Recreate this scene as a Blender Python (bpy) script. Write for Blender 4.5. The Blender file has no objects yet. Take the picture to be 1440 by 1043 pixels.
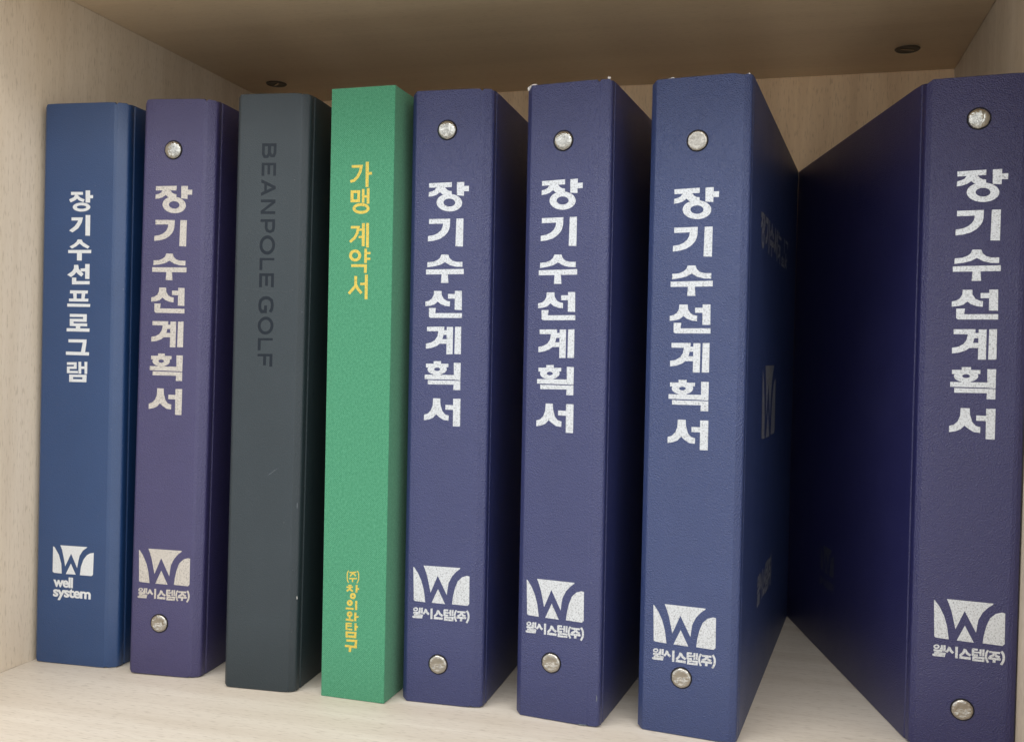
import bpy, bmesh, math, random
from mathutils import Matrix, Vector
from mathutils.geometry import tessellate_polygon
random.seed(7)
R = math.radians
scene = bpy.context.scene
C = scene.collection

# ------------------------------------------------------------------ camera
cam_d = bpy.data.cameras.new("camera")
cam = bpy.data.objects.new("camera", cam_d)
C.objects.link(cam)
scene.camera = cam
cam_d.sensor_width = 36
cam_d.lens = 34.144
cam_d.clip_start = 0.01
cam_d.clip_end = 50
_x = Vector((0.9634802536, 0.2666796693, 0.0242436577))
_y = Vector((-0.0275600194, 0.0086995911, 0.9995822940))
_z = Vector((0.2663573657, -0.9637459578, 0.0157315792))
m = Matrix.Identity(4)
for i in range(3):
    m[i][0], m[i][1], m[i][2] = _x[i], _y[i], _z[i]
m.translation = Vector((0.2650, -0.4602, 0.1774))
cam.matrix_world = m

# ------------------------------------------------------------------ world: the dim walls of the room
world = bpy.data.worlds.new("World")
scene.world = world
world.use_nodes = True
wn, wl = world.node_tree.nodes, world.node_tree.links
bg = wn["Background"]
tc = wn.new("ShaderNodeTexCoord")
sx = wn.new("ShaderNodeSeparateXYZ")
rp = wn.new("ShaderNodeValToRGB")
mr = wn.new("ShaderNodeMapRange")
mr.inputs["From Min"].default_value = -1
mr.inputs["From Max"].default_value = 1
wl.new(tc.outputs["Generated"], sx.inputs[0])
wl.new(sx.outputs["Z"], mr.inputs["Value"])
wl.new(mr.outputs[0], rp.inputs[0])
_e = rp.color_ramp.elements
_e[0].position, _e[0].color = 0.0, (0.42, 0.38, 0.34, 1)
_e[1].position, _e[1].color = 1.0, (0.70, 0.72, 0.75, 1)
for _p, _c in ((0.34, (0.80, 0.77, 0.72, 1)), (0.50, (1.46, 1.47, 1.48, 1)), (0.66, (1.30, 1.32, 1.34, 1))):
    _n = _e.new(_p)
    _n.color = _c
_nz = wn.new("ShaderNodeTexNoise")
_nz.inputs["Scale"].default_value = 2.6
_nz.inputs["Detail"].default_value = 2.0
_nr = wn.new("ShaderNodeMapRange")
for _k, _v in (("From Min", .32), ("From Max", .68), ("To Min", .35), ("To Max", 1.65)):
    _nr.inputs[_k].default_value = _v
wl.new(tc.outputs["Generated"], _nz.inputs["Vector"])
wl.new(_nz.outputs["Fac"], _nr.inputs["Value"])
_mx = wn.new("ShaderNodeVectorMath"); _mx.operation = 'SCALE'
wl.new(rp.outputs[0], _mx.inputs[0])
wl.new(_nr.outputs[0], _mx.inputs["Scale"])
wl.new(_mx.outputs[0], bg.inputs["Color"])
bg.inputs["Strength"].default_value = 1.0

# ------------------------------------------------------------------ ceiling lamps of the room
def area(name, loc, target, sx_, sy_, power, col):
    d = bpy.data.lights.new(name, 'AREA')
    d.shape = 'RECTANGLE'
    d.size, d.size_y, d.energy, d.color = sx_, sy_, power, col
    o = bpy.data.objects.new(name, d)
    C.objects.link(o)
    o.location = loc
    o.rotation_euler = (Vector(target) - Vector(loc)).to_track_quat('-Z', 'Y').to_euler()
area("ceiling_lamp", (-0.55, -1.25, 1.75), (0.05, 0.05, 0.1), 1.2, 0.35, 13, (1.0, 0.985, 0.96))
area("ceiling_lamp", (0.95, -1.45, 1.75), (0.20, 0.05, 0.1), 1.2, 0.35, 13, (1.0, 0.985, 0.96))

vs = scene.view_settings
scene.display_settings.display_device = 'sRGB'
vs.view_transform = 'Standard'
vs.look = 'None'
vs.exposure = 0.22
vs.gamma = 1
vs.use_curve_mapping = False

# ------------------------------------------------------------------ materials
def lin(r, g, b):
    f = lambda c: (c / 255 / 12.92) if c / 255 <= 0.04045 else ((c / 255 + 0.055) / 1.055) ** 2.4
    return (f(r), f(g), f(b), 1)

class Mat:
    def __init__(s, name):
        s.m = bpy.data.materials.new(name)
        s.m.use_nodes = True
        s.n, s.l = s.m.node_tree.nodes, s.m.node_tree.links
        s.b = s.n["Principled BSDF"]
    def node(s, t, **kw):
        n = s.n.new(t)
        for k, v in kw.items():
            if k in n.inputs: n.inputs[k].default_value = v
            else: setattr(n, k, v)
        return n
    def coords(s, scale=(1, 1, 1), src="Object"):
        t = s.n.new("ShaderNodeTexCoord")
        mp = s.n.new("ShaderNodeMapping")
        mp.inputs["Scale"].default_value = scale
        s.l.new(t.outputs[src], mp.inputs["Vector"])
        return mp.outputs[0]
    def noise(s, vec, scale, detail=3, rough=.5, dist=0):
        n = s.node("ShaderNodeTexNoise", Scale=scale, Detail=detail, Roughness=rough, Distortion=dist)
        s.l.new(vec, n.inputs["Vector"])
        return n.outputs["Fac"]
    def ramp(s, fac, stops):
        r = s.n.new("ShaderNodeValToRGB")
        e = r.color_ramp.elements
        e[0].position, e[0].color = stops[0]
        e[1].position, e[1].color = stops[-1]
        for p, c in stops[1:-1]:
            x = e.new(p); x.color = c
        s.l.new(fac, r.inputs[0])
        return r.outputs[0]
    def mix(s, fac, a, b, mode='MIX'):
        x = s.node("ShaderNodeMix", data_type='RGBA', blend_type=mode)
        for sock, val in ((x.inputs[0], fac), (x.inputs[6], a), (x.inputs[7], b)):
            if hasattr(val, 'links') or isinstance(val, bpy.types.NodeSocket): s.l.new(val, sock)
            else: sock.default_value = val
        return x.outputs[2]
    def maths(s, op, a, b=0.0):
        x = s.node("ShaderNodeMath", operation=op)
        for sock, val in ((x.inputs[0], a), (x.inputs[1], b)):
            if isinstance(val, bpy.types.NodeSocket): s.l.new(val, sock)
            else: sock.default_value = val
        return x.outputs[0]
    def bump(s, h, strength, dist, prev=None):
        x = s.node("ShaderNodeBump", Strength=strength, Distance=dist)
        s.l.new(h, x.inputs["Height"])
        if prev is not None: s.l.new(prev, x.inputs["Normal"])
        return x.outputs[0]
    def set(s, **kw):
        for k, v in kw.items():
            k = k.replace('_', ' ')
            if isinstance(v, bpy.types.NodeSocket): s.l.new(v, s.b.inputs[k])
            else: s.b.inputs[k].default_value = v
        return s.m

def vinyl(name, col, rough=.42, grain=1.0, gscale=1.0, spec=.7):
    M = Mat(name)
    v = M.coords()
    # leather grain: wrinkled cells about 0.8 mm across
    warp = M.coords((1, 1, 1))
    n1 = M.noise(v, 1250 * gscale, 2, .6, 1.0)
    vo = M.node("ShaderNodeTexVoronoi", feature='DISTANCE_TO_EDGE', Scale=1000 * gscale)
    M.l.new(v, vo.inputs["Vector"])
    cell = M.maths('MINIMUM', M.maths('MULTIPLY', vo.outputs["Distance"], 3.0), 1.0)
    n2 = M.noise(v, 1700 * gscale, 1, .5, 0)
    h = M.maths('ADD', M.maths('ADD', M.maths('MULTIPLY', n1, .9), M.maths('MULTIPLY', cell, .35)), M.maths('MULTIPLY', n2, .45))
    big = M.noise(v, 9, 3, .5)
    nb = M.bump(big, .25, .004)
    fine = M.bump(h, .9 * grain, .00040, nb)
    dirt = M.noise(v, 35, 5, .6)
    c2 = tuple(min(1, c * 1.5 + .006) for c in col[:3]) + (1,)
    c = M.mix(M.maths('MULTIPLY', dirt, .5), col, c2)
    # tiny pale specks of dust
    sp = M.noise(v, 900, 1, .5)
    spk = M.ramp(sp, [(.80, (0, 0, 0, 1)), (.86, (1, 1, 1, 1))])
    c = M.mix(spk, c, (.25, .26, .30, 1))
    rv = M.maths('ADD', M.maths('MULTIPLY', M.noise(v, 22, 4, .6), .16), rough - .08)
    return M.set(Base_Color=c, Roughness=rv, Normal=fine, Specular_IOR_Level=spec)

def foil(name, col, bright=1.0, speck=.5, metal=.45, rough=.36):
    M = Mat(name)
    v = M.coords()
    n = M.noise(v, 1500, 2, .6, .8)
    f = M.ramp(n, [(.36, (0, 0, 0, 1)), (.50, (1, 1, 1, 1))])
    dark = tuple(c * (1 - speck) for c in col[:3]) + (1,)
    wear = M.noise(v, 90, 4, .7)
    c = M.mix(f, dark, col)
    c = M.mix(M.maths('MULTIPLY', wear, .35), c, tuple(x * .7 for x in col[:3]) + (1,))
    return M.set(Base_Color=c, Metallic=metal, Roughness=rough,
                 Normal=M.bump(n, .5, .0002))

def oak(name, base, dark, axis, contrast=.5, wavy=False, rough=.5):
    """printed oak laminate; axis = direction of the grain"""
    M = Mat(name)
    k = {'X': (.045, 1, 1), 'Y': (1, .045, 1), 'Z': (1, 1, .045)}[axis]
    kl = {'X': (.16, 1, 1), 'Y': (1, .16, 1), 'Z': (1, 1, .16)}[axis]
    v = M.coords(k)
    v2 = M.coords(kl)
    fine = M.noise(v, 520, 4, .6, .3)
    broad = M.noise(v, 55, 4, .55, 1.2 if wavy else .4)
    pores = M.noise(v2, 1050, 2, .5, .2)
    p = M.ramp(pores, [(.56, (0, 0, 0, 1)), (.70, (1, 1, 1, 1))])
    c = M.mix(M.ramp(fine, [(.35, (0, 0, 0, 1)), (.7, (1, 1, 1, 1))]), base,
              tuple(a * (1 - .22 * contrast) + b * .22 * contrast for a, b in zip(base[:3], dark[:3])) + (1,))
    c = M.mix(M.maths('MULTIPLY', M.ramp(broad, [(.35, (0, 0, 0, 1)), (.68, (1, 1, 1, 1))]), .55 * contrast), c, dark)
    c = M.mix(M.maths('MULTIPLY', p, .55 * contrast), c, tuple(x * .8 for x in dark[:3]) + (1,))
    n = M.bump(pores, .15, .0002)
    return M.set(Base_Color=c, Roughness=rough, Normal=n, Specular_IOR_Level=.4)

def cloth(name, col):
    M = Mat(name)
    t = M.coords()
    sep = M.n.new("ShaderNodeSeparateXYZ")
    M.l.new(t, sep.inputs[0])
    k = 2 * math.pi / .0011
    jit = M.maths('MULTIPLY', M.noise(t, 200, 2, .5), 2.6)
    uu = M.maths('ADD', sep.outputs["X"], sep.outputs["Y"])
    a = M.maths('SINE', M.maths('ADD', M.maths('MULTIPLY', uu, k), jit))
    b = M.maths('SINE', M.maths('ADD', M.maths('MULTIPLY', sep.outputs["Z"], k), jit))
    w = M.maths('MULTIPLY', a, b)
    h = M.maths('MULTIPLY', M.maths('ADD', w, 1.0), .5)
    slub = M.noise(M.coords((1, 1, 2.6)), 620, 3, .65)
    slub2 = M.noise(M.coords((2.2, 2.2, 1)), 620, 3, .65)
    c = M.mix(h, tuple(x * .66 for x in col[:3]) + (1,), tuple(min(1, x * 1.32 + .016) for x in col[:3]) + (1,))
    c = M.mix(M.ramp(M.maths('MULTIPLY', M.maths('ADD', slub, slub2), .5), [(.42, (0, 0, 0, 1)), (.62, (.50, .50, .50, 1))]), c,
              tuple(min(1, x * 1.5 + .05) for x in col[:3]) + (1,))
    return M.set(Base_Color=c, Roughness=.85, Specular_IOR_Level=.2, Sheen_Weight=.15,
                 Normal=M.bump(h, .6, .0002))

def metal(name, col, rough, bumpy=0):
    M = Mat(name)
    v = M.coords()
    n = M.noise(v, .35, 2, .5)      # the rivets are modelled in millimetres
    r = M.maths('ADD', M.maths('MULTIPLY', n, .16), rough - .06)
    c = M.mix(n, col, tuple(x * .72 for x in col[:3]) + (1,))
    return M.set(Base_Color=c, Metallic=1.0, Roughness=r, Normal=M.bump(n, .10, .05))

def plain(name, col, rough=.6, spec=.3):
    M = Mat(name)
    v = M.coords()
    c = M.mix(M.noise(v, 120, 4, .6), col, tuple(x * .8 for x in col[:3]) + (1,))
    return M.set(Base_Color=c, Roughness=rough, Specular_IOR_Level=spec)

OAK_L, OAK_D = (.76, .66, .53, 1), (.54, .43, .30, 1)
M_SIDE = oak("oak_side_laminate", OAK_L, OAK_D, 'Z', .9)
M_SHELF = oak("oak_shelf_laminate", (.76, .69, .59, 1), (.52, .43, .33, 1), 'X', .85)
M_TOP = oak("oak_top_laminate", (.84, .68, .48, 1), (.66, .50, .32, 1), 'X', .6, rough=.34)
M_BACK = oak("oak_back_laminate", (.95, .72, .47, 1), (.66, .44, .25, 1), 'Z', .9, wavy=True)
NAVY = (.030, .036, .125, 1)
M_NAVY_SHEEN_PURPLE = vinyl("navy_vinyl_violet_sheen", (.029, .025, .090, 1), .44, .75)  # same navy vinyl; violet reflections are put into the base colour
M_NAVY = vinyl("navy_vinyl", (.018, .024, .095, 1), .40, 1.0)
M_NAVY_SHEEN_BLUE = vinyl("navy_vinyl_blue_sheen", (.017, .033, .112, 1), .40, 1.1)  # navy vinyl again, tinted bluer to stand in for its reflections
M_NAVY_SHEEN_WARM = vinyl("navy_vinyl_plum_sheen", (.015, .015, .078, 1), .40, 1.0, 1.05)  # navy vinyl again, its tone shifted to imitate reflected light
M_STEEL = vinyl("steel_blue_vinyl", (.009, .038, .118, 1), .38, .35)
M_GRAY = vinyl("slate_gray_vinyl", (.015, .024, .030, 1), .50, .3, spec=.5)
M_GREEN = cloth("green_book_cloth", (.042, .212, .112, 1))
M_FOIL = foil("silver_foil", (.64, .66, .68, 1), speck=.50, metal=.6)
M_FOIL_COVER = foil("cover_silver_foil", (.55, .57, .60, 1), speck=.75, metal=.7, rough=.36)
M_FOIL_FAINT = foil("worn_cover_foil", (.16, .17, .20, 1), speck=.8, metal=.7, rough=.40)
M_FOIL_WARM = foil("pale_gold_foil", (.58, .54, .49, 1), speck=.5, metal=.6)
M_WHITE_FOIL = foil("white_silver_print", (.80, .84, .88, 1), speck=.15)
M_GOLD = foil("gold_foil", (.66, .50, .085, 1), speck=.40, metal=.35)
def pressed():
    M = Mat("pressed_gray_print")
    v = M.coords()
    sep = M.n.new("ShaderNodeSeparateXYZ")
    M.l.new(v, sep.inputs[0])
    fade = M.maths('ADD', M.maths('MULTIPLY', M.maths('SUBTRACT', sep.outputs["Z"], .225), 7.0), M.maths('MULTIPLY', M.maths('SUBTRACT', M.noise(v, 260, 4, .7), .5), 1.2))
    f = M.ramp(fade, [(0.0, (0, 0, 0, 1)), (.75, (1, 1, 1, 1))])  # letters turn paler towards the top, broken up by noise
    return M.set(Base_Color=M.mix(f, (.006, .011, .018, 1), (.014, .020, .027, 1)), Roughness=.5, Specular_IOR_Level=.25)
M_PRESS = pressed()
M_RIVET = metal("rivet_nickel", (.48, .47, .43, 1), .12)
M_RIVET_DULL = metal("rivet_dull_nickel", (.46, .43, .38, 1), .20)
M_RIM_SHADE = plain("rivet_rim_shade", (.008, .008, .010, 1), .8)  # black for the painted shadow line round each rivet
M_BOARD = plain("bare_board", (.68, .66, .62, 1), .9)
M_PAPER = plain("paper", (.72, .71, .68, 1), .9)
M_PLASTIC = plain("dark_fitting", (.085, .065, .045, 1), .45, .4)
M_SCUFF = plain("worn_vinyl", (.16, .18, .20, 1), .6)

# ------------------------------------------------------------------ helpers
def finish(name, bm, mat, parent=None, angle=38):
    bmesh.ops.recalc_face_normals(bm, faces=bm.faces[:])
    for f in bm.faces: f.smooth = True
    for e in bm.edges:
        if len(e.link_faces) == 2 and e.calc_face_angle(0) > R(angle): e.smooth = False
        elif len(e.link_faces) != 2: e.smooth = False
    me = bpy.data.meshes.new(name)
    bm.to_mesh(me); bm.free()
    me.materials.append(mat)
    o = bpy.data.objects.new(name, me)
    C.objects.link(o)
    if parent: o.parent = parent
    return o

def empty(name, loc=(0, 0, 0)):
    o = bpy.data.objects.new(name, None)
    o.empty_display_size = .03
    o.location = loc
    C.objects.link(o)
    return o

def tag(o, label, cat, group=None):
    o["label"] = label; o["category"] = cat
    if group: o["group"] = group

def box_bm(x0, x1, y0, y1, z0, z1, bev=0):
    bm = bmesh.new()
    bmesh.ops.create_cube(bm, size=1)
    for v in bm.verts:
        v.co = Vector(((x0 + x1) / 2 + v.co.x * (x1 - x0), (y0 + y1) / 2 + v.co.y * (y1 - y0), (z0 + z1) / 2 + v.co.z * (z1 - z0)))
    if bev: bmesh.ops.bevel(bm, geom=bm.edges[:], offset=bev, segments=2, profile=.6, affect='EDGES')
    return bm

# ------------------------------------------------------------------ the bookcase compartment
XL, XR, YB, ZT, YF = -.1362, .3722, .2475, .3762, -.125
bc = empty("bookcase", (0, 0, 0))
tag(bc, "light oak bookcase compartment holding the whole row of binders", "bookcase")
finish("side_panel", box_bm(XL - .018, XL, YF - .001, YB + .006, -.06, ZT + .06, .0006), M_SIDE, bc)
finish("side_panel", box_bm(XR, XR + .018, YF - .001, YB + .006, -.06, ZT + .06, .0006), M_SIDE, bc)
finish("shelf_board", box_bm(XL + .0002, XR - .0002, YF, YB, -.018, 0, .0005), M_SHELF, bc)
finish("top_board", box_bm(XL + .0002, XR - .0002, YF + .03, YB, ZT, ZT + .018, .0005), M_TOP, bc)
finish("back_panel", box_bm(XL + .0004, XR - .0004, YB + .0002, YB + .005, -.05, ZT + .05), M_BACK, bc)

def lathe(pts, n=40):
    bm = bmesh.new()
    rings = []
    for r, z in pts:
        if r < 1e-7: rings.append([bm.verts.new((0, 0, z))])
        else: rings.append([bm.verts.new((r * math.cos(2 * math.pi * i / n), r * math.sin(2 * math.pi * i / n), z)) for i in range(n)])
    for a, b in zip(rings, rings[1:]):
        for i in range(n):
            j = (i + 1) % n
            if len(a) == 1: bm.faces.new((a[0], b[i], b[j]))
            elif len(b) == 1: bm.faces.new((a[i], b[0], a[j]))
            else: bm.faces.new((a[i], b[i], b[j], a[j]))
    return bm

for (x, y) in ((-.1040, .1945), (.3364, .1967)):        # cam-lock fittings under the top board
    bm = lathe([(.0076, 0), (.0076, -.0003), (.0070, -.0009), (.0064, -.0009), (.0061, -.0003), (.0030, -.0003), (.0024, -.0001), (0, -.0001)])
    o = finish("cam_lock", bm, M_PLASTIC, bc)
    o.location = (x, y, ZT)
    s = finish("screw_slot", box_bm(-.0045, .0045, -.0007, .0007, -.0007, -.0004), M_RIVET_DULL, o)
    s.rotation_euler = (0, 0, R(25 if x > 0 else -40))

# ------------------------------------------------------------------ binder skin
def fillet(pts, rad, seg=5):
    out = [pts[0]]
    for i in range(1, len(pts) - 1):
        p, a, b, r = Vector(pts[i]), Vector(pts[i - 1]), Vector(pts[i + 1]), rad[i]
        if r <= 0: out.append(tuple(p)); continue
        da, db = (a - p).normalized(), (b - p).normalized()
        ang = da.angle(db)
        L = min(r / math.tan(ang / 2), (a - p).length * .45, (b - p).length * .45)
        A, B = p + da * L, p + db * L
        for k in range(seg + 1):
            t = k / seg
            q = A * (1 - t) ** 2 + p * 2 * t * (1 - t) + B * t * t
            out.append(tuple(q))
    out.append(pts[-1])
    return out

def skin(name, prof, t, h, notch, mat, parent, rz=.8, extra=None):
    """prof: list of (u, n) in mm along the outside, left to right; thickness goes to the inside"""
    n = len(prof)
    N = []
    for i in range(n):
        a = Vector(prof[max(i - 1, 0)]); b = Vector(prof[min(i + 1, n - 1)])
        d = (b - a).normalized()
        N.append(Vector((-d.y, d.x)))       # inward (towards +n when going right)
    bm = bmesh.new()
    rows = []
    for i in range(n):
        hi = h - notch[i]
        lo = notch[i] * .6
        nz = 9
        ring = [(rz, lo)] + [(rz * .25, lo + rz * .3), (0, lo + rz)]
        ring += [(0, lo + rz + (hi - lo - 2 * rz) * k / nz) for k in range(1, nz)]
        ring += [(0, hi - rz), (rz * .25, hi - rz * .3), (rz, hi), (t - rz, hi), (t - rz * .25, hi - rz * .3), (t, hi - rz), (t, lo + rz), (t - rz * .25, lo + rz * .3), (t - rz, lo)]
        row = []
        for off, z in ring:
            q = Vector(prof[i]) + N[i] * off
            row.append(bm.verts.new((q.x / 1000, q.y / 1000, z / 1000)))
        rows.append(row)
    m_ = len(rows[0])
    for a, b in zip(rows, rows[1:]):
        for k in range(m_):
            l = (k + 1) % m_
            bm.faces.new((a[k], a[l], b[l], b[k]))
    bm.faces.new(rows[0]); bm.faces.new(list(reversed(rows[-1])))
    return finish(name, bm, mat, parent, 32)

def letters(name, data, mat, parent, off=(0, 0), y0=-.03, scale=1.0, pivot=(0, 0), frame=None, step=.0009):
    """flat hot-stamped print; frame maps (u, v) mm on the face to local metres"""
    bm = bmesh.new()
    k = 0
    for it in data:
        lift = y0 - k * step
        k += 1
        def V(p):
            u = (p[0] - pivot[0]) * (scale if not isinstance(scale, tuple) else scale[0]) + pivot[0] + off[0]
            v = (p[1] - pivot[1]) * (scale if not isinstance(scale, tuple) else scale[1]) + pivot[1] + off[1]
            if frame: return bm.verts.new(frame(u, v, lift))
            return bm.verts.new((u / 1000, lift / 1000, v / 1000))
        if it[0] == 'poly':
            pts = list(it[1])
            if sum(p[0] * q[1] - q[0] * p[1] for p, q in zip(pts, pts[1:] + pts[:1])) < 0: pts.reverse()
            vs_ = [V(p) for p in pts]
            for tri in tessellate_polygon([[Vector((p[0], p[1], 0)) for p in pts]]):
                try: bm.faces.new([vs_[i] for i in tri])
                except ValueError: pass
        else:
            A = [V(p) for p in it[1]]; B = [V(p) for p in it[2]]
            n = len(A)
            for i in range(n if it[0] == 'ring' else n - 1):
                j = (i + 1) % n
                bm.faces.new((A[i], A[j], B[j], B[i]))
    out = Vector(frame(0, 0, -1)) - Vector(frame(0, 0, 0)) if frame else Vector((0, -1, 0))
    bm.normal_update()
    for f in bm.faces:
        if f.normal.dot(out) < 0: f.normal_flip()
    me = bpy.data.meshes.new(name)
    bm.to_mesh(me); bm.free()
    me.materials.append(mat)
    o = bpy.data.objects.new(name, me)
    C.objects.link(o)
    o.parent = parent
    return o

def rivet(root, u, v, dome=True, mat=None, r=4.7):
    g = lathe([(r + .45, 0), (r + .45, .10), (r - .5, .16), (0, .16)], 36)
    if dome: pr = [(r - .35, .10), (r, .45), (r * .97, .75), (r * .85, 1.12), (r * .62, 1.45), (r * .35, 1.62), (0, 1.68)]
    else: pr = [(r - .35, .10), (r, .4), (r * .96, .75), (r * .84, .98), (r * .66, 1.02), (r * .60, .94), (r * .3, .96), (0, .98)]
    d = lathe(pr, 36)
    o = finish("rivet", d, mat or M_RIVET, root, 50)
    w = finish("rim_shade", g, M_RIM_SHADE, o, 50)  # dark disc added to imitate the shadow gap round the rivet head
    o.rotation_euler = (R(90), 0, 0)
    o.scale = (.001, .001, .001)
    o.location = (u / 1000, 0, v / 1000)
    return o

def chip(root, u, n, v, s, mat=None, name="chip"):
    bm = bmesh.new()
    bmesh.ops.create_icosphere(bm, subdivisions=2, radius=1)
    for q in bm.verts:
        q.co *= random.uniform(.6, 1.25)
        q.co = Vector((q.co.x * s[0], q.co.y * s[1], q.co.z * s[2])) / 1000
    o = finish(name, bm, mat or M_BOARD, root, 20)
    o.location = (u / 1000, n / 1000, v / 1000)
    return o

TITLE_GROUP = "ring binders standing in the row"
def binder(name, label, cat, x, y, th, lean, w, h, mat, cl, dl, cr, dr, al, ar, D=243, DL=None, group=None,
           t=2.4, rad=(1.6, 1.6, .9, 2.2), groove=True, notch_amt=1.0, rz=.8):
    root = empty(name)
    rl = R(lean)
    root.rotation_euler = (Matrix.Rotation(R(th), 3, 'Z') @ Matrix.Rotation(rl, 3, 'Y')).to_euler()
    root.location = (x / 1000, y / 1000, max(0.0, rl) * w / 1000 * 1.0 + (.00005))
    tag(root, label, cat, group)
    DL = DL or D
    A, B = R(al - th), R(ar - th)
    Lf = (-math.sin(A) * DL, dl + math.cos(A) * DL)
    Rf = (w - math.sin(B) * D, dr + math.cos(B) * D)
    pts = [Lf]
    rr = [0]
    if cl > 0:
        dA, nA = Vector((-math.sin(A), math.cos(A))), Vector((-math.cos(A), -math.sin(A)))
        for dist_, dep in ((5.9, 0), (5.0, -.9), (4.2, 0)):
            q = Vector((0, dl)) + dA * dist_ + nA * dep
            pts.append((q.x, q.y)); rr.append(.5)
    pts.append((0, dl)); rr.append(rad[0])
    if cl > 0: pts.append((cl, 0)); rr.append(rad[1])
    if cr > 0:
        if groove:
            pts += [(w - cr - .9, 0), (w - cr, .22), (w - cr + .9, dr * .9 / cr)]
            rr += [1.2, .8, 1.2]
        else: pts.append((w - cr, 0)); rr.append(rad[2])
    pts.append((w, dr)); rr.append(rad[3])
    if cr > 0:      # the cover board starts behind a pressed hinge line
        dB, nB = Vector((-math.sin(B), math.cos(B))), Vector((math.cos(B), math.sin(B)))
        for dist_, dep in ((4.2, 0), (5.0, -.9), (5.9, 0)):
            q = Vector((w, dr)) + dB * dist_ + nB * dep
            pts.append((q.x, q.y)); rr.append(.5)
    pts.append(Rf); rr.append(0)
    P_ = fillet(pts, rr)
    # denser along the long covers so that bends shade softly
    Q = []
    for a, b in zip(P_, P_[1:]):
        Q.append(a)
        L = (Vector(b) - Vector(a)).length
        if L > 60:
            for k in (0.04, .5, .96): Q.append(tuple(Vector(a).lerp(Vector(b), k)))
        elif L > 15:
            for k in (.12, .88): Q.append(tuple(Vector(a).lerp(Vector(b), k)))
    Q.append(P_[-1])
    notch = []
    for u, n in Q:
        c = 0
        if n < 12:
            c = max(c, 1.5 * math.exp(-((u - 0) / 1.6) ** 2)) if cl > 0 else c
            if cr > 0:
                c = max(c, 1.1 * math.exp(-((u - (w - cr)) / .8) ** 2))
                c = max(c, .9 * math.exp(-((u - w) / 1.2) ** 2) * math.exp(-((n - dr) / 2.5) ** 2), 1.0 * math.exp(-((n - dr - 5) / .8) ** 2) * (u > w / 2))
        notch.append(c * notch_amt)
    # split into the two covers and the spine at the folds
    i0 = min(range(len(Q)), key=lambda i: abs(Q[i][0] - (cl if cl > 0 else 0)) + (abs(Q[i][1]) if cl > 0 else abs(Q[i][1] - .3)))
    i1 = min(range(len(Q)), key=lambda i: abs(Q[i][0] - (w - cr)) + abs(Q[i][1] - (.2 if groove and cr > 0 else 0)))
    if i1 <= i0: i1 = len(Q) - 1
    skin("back_cover", Q[:i0 + 1], t, h, notch[:i0 + 1], mat, root, rz)
    skin("spine", Q[i0:i1 + 1], t, h, notch[i0:i1 + 1], mat, root, rz)
    skin("front_cover", Q[i1:], t, h, notch[i1:], mat, root, rz)
    # the papers inside
    k0, k1 = .05, .86
    a0 = Vector((0, dl)).lerp(Vector(Lf), k0); a1 = Vector((0, dl)).lerp(Vector(Lf), k1)
    b0 = Vector((w, dr)).lerp(Vector(Rf), k0); b1 = Vector((w, dr)).lerp(Vector(Rf), k1)
    ww = min((b1 - a1).length, w) - 12
    bm = bmesh.new()
    ca, cb = (a0 + b0) / 2, (a1 + b1) / 2
    d = Vector((1, 0))
    corners = [ca - d * ww / 2, ca + d * ww / 2, cb + d * ww / 2, cb - d * ww / 2]
    lo = [bm.verts.new((q.x / 1000, q.y / 1000, .006)) for q in corners]
    hi = [bm.verts.new((q.x / 1000, q.y / 1000, (h - 13) / 1000)) for q in corners]
    bm.faces.new(lo); bm.faces.new(hi)
    for k in range(4): bm.faces.new((lo[k], lo[(k + 1) % 4], hi[(k + 1) % 4], hi[k]))
    finish("paper_stack", bm, M_PAPER, root)
    root_info[root.name] = dict(w=w, dr=dr, dl=dl, B=B, A=A, h=h)
    return root
root_info = {}
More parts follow.
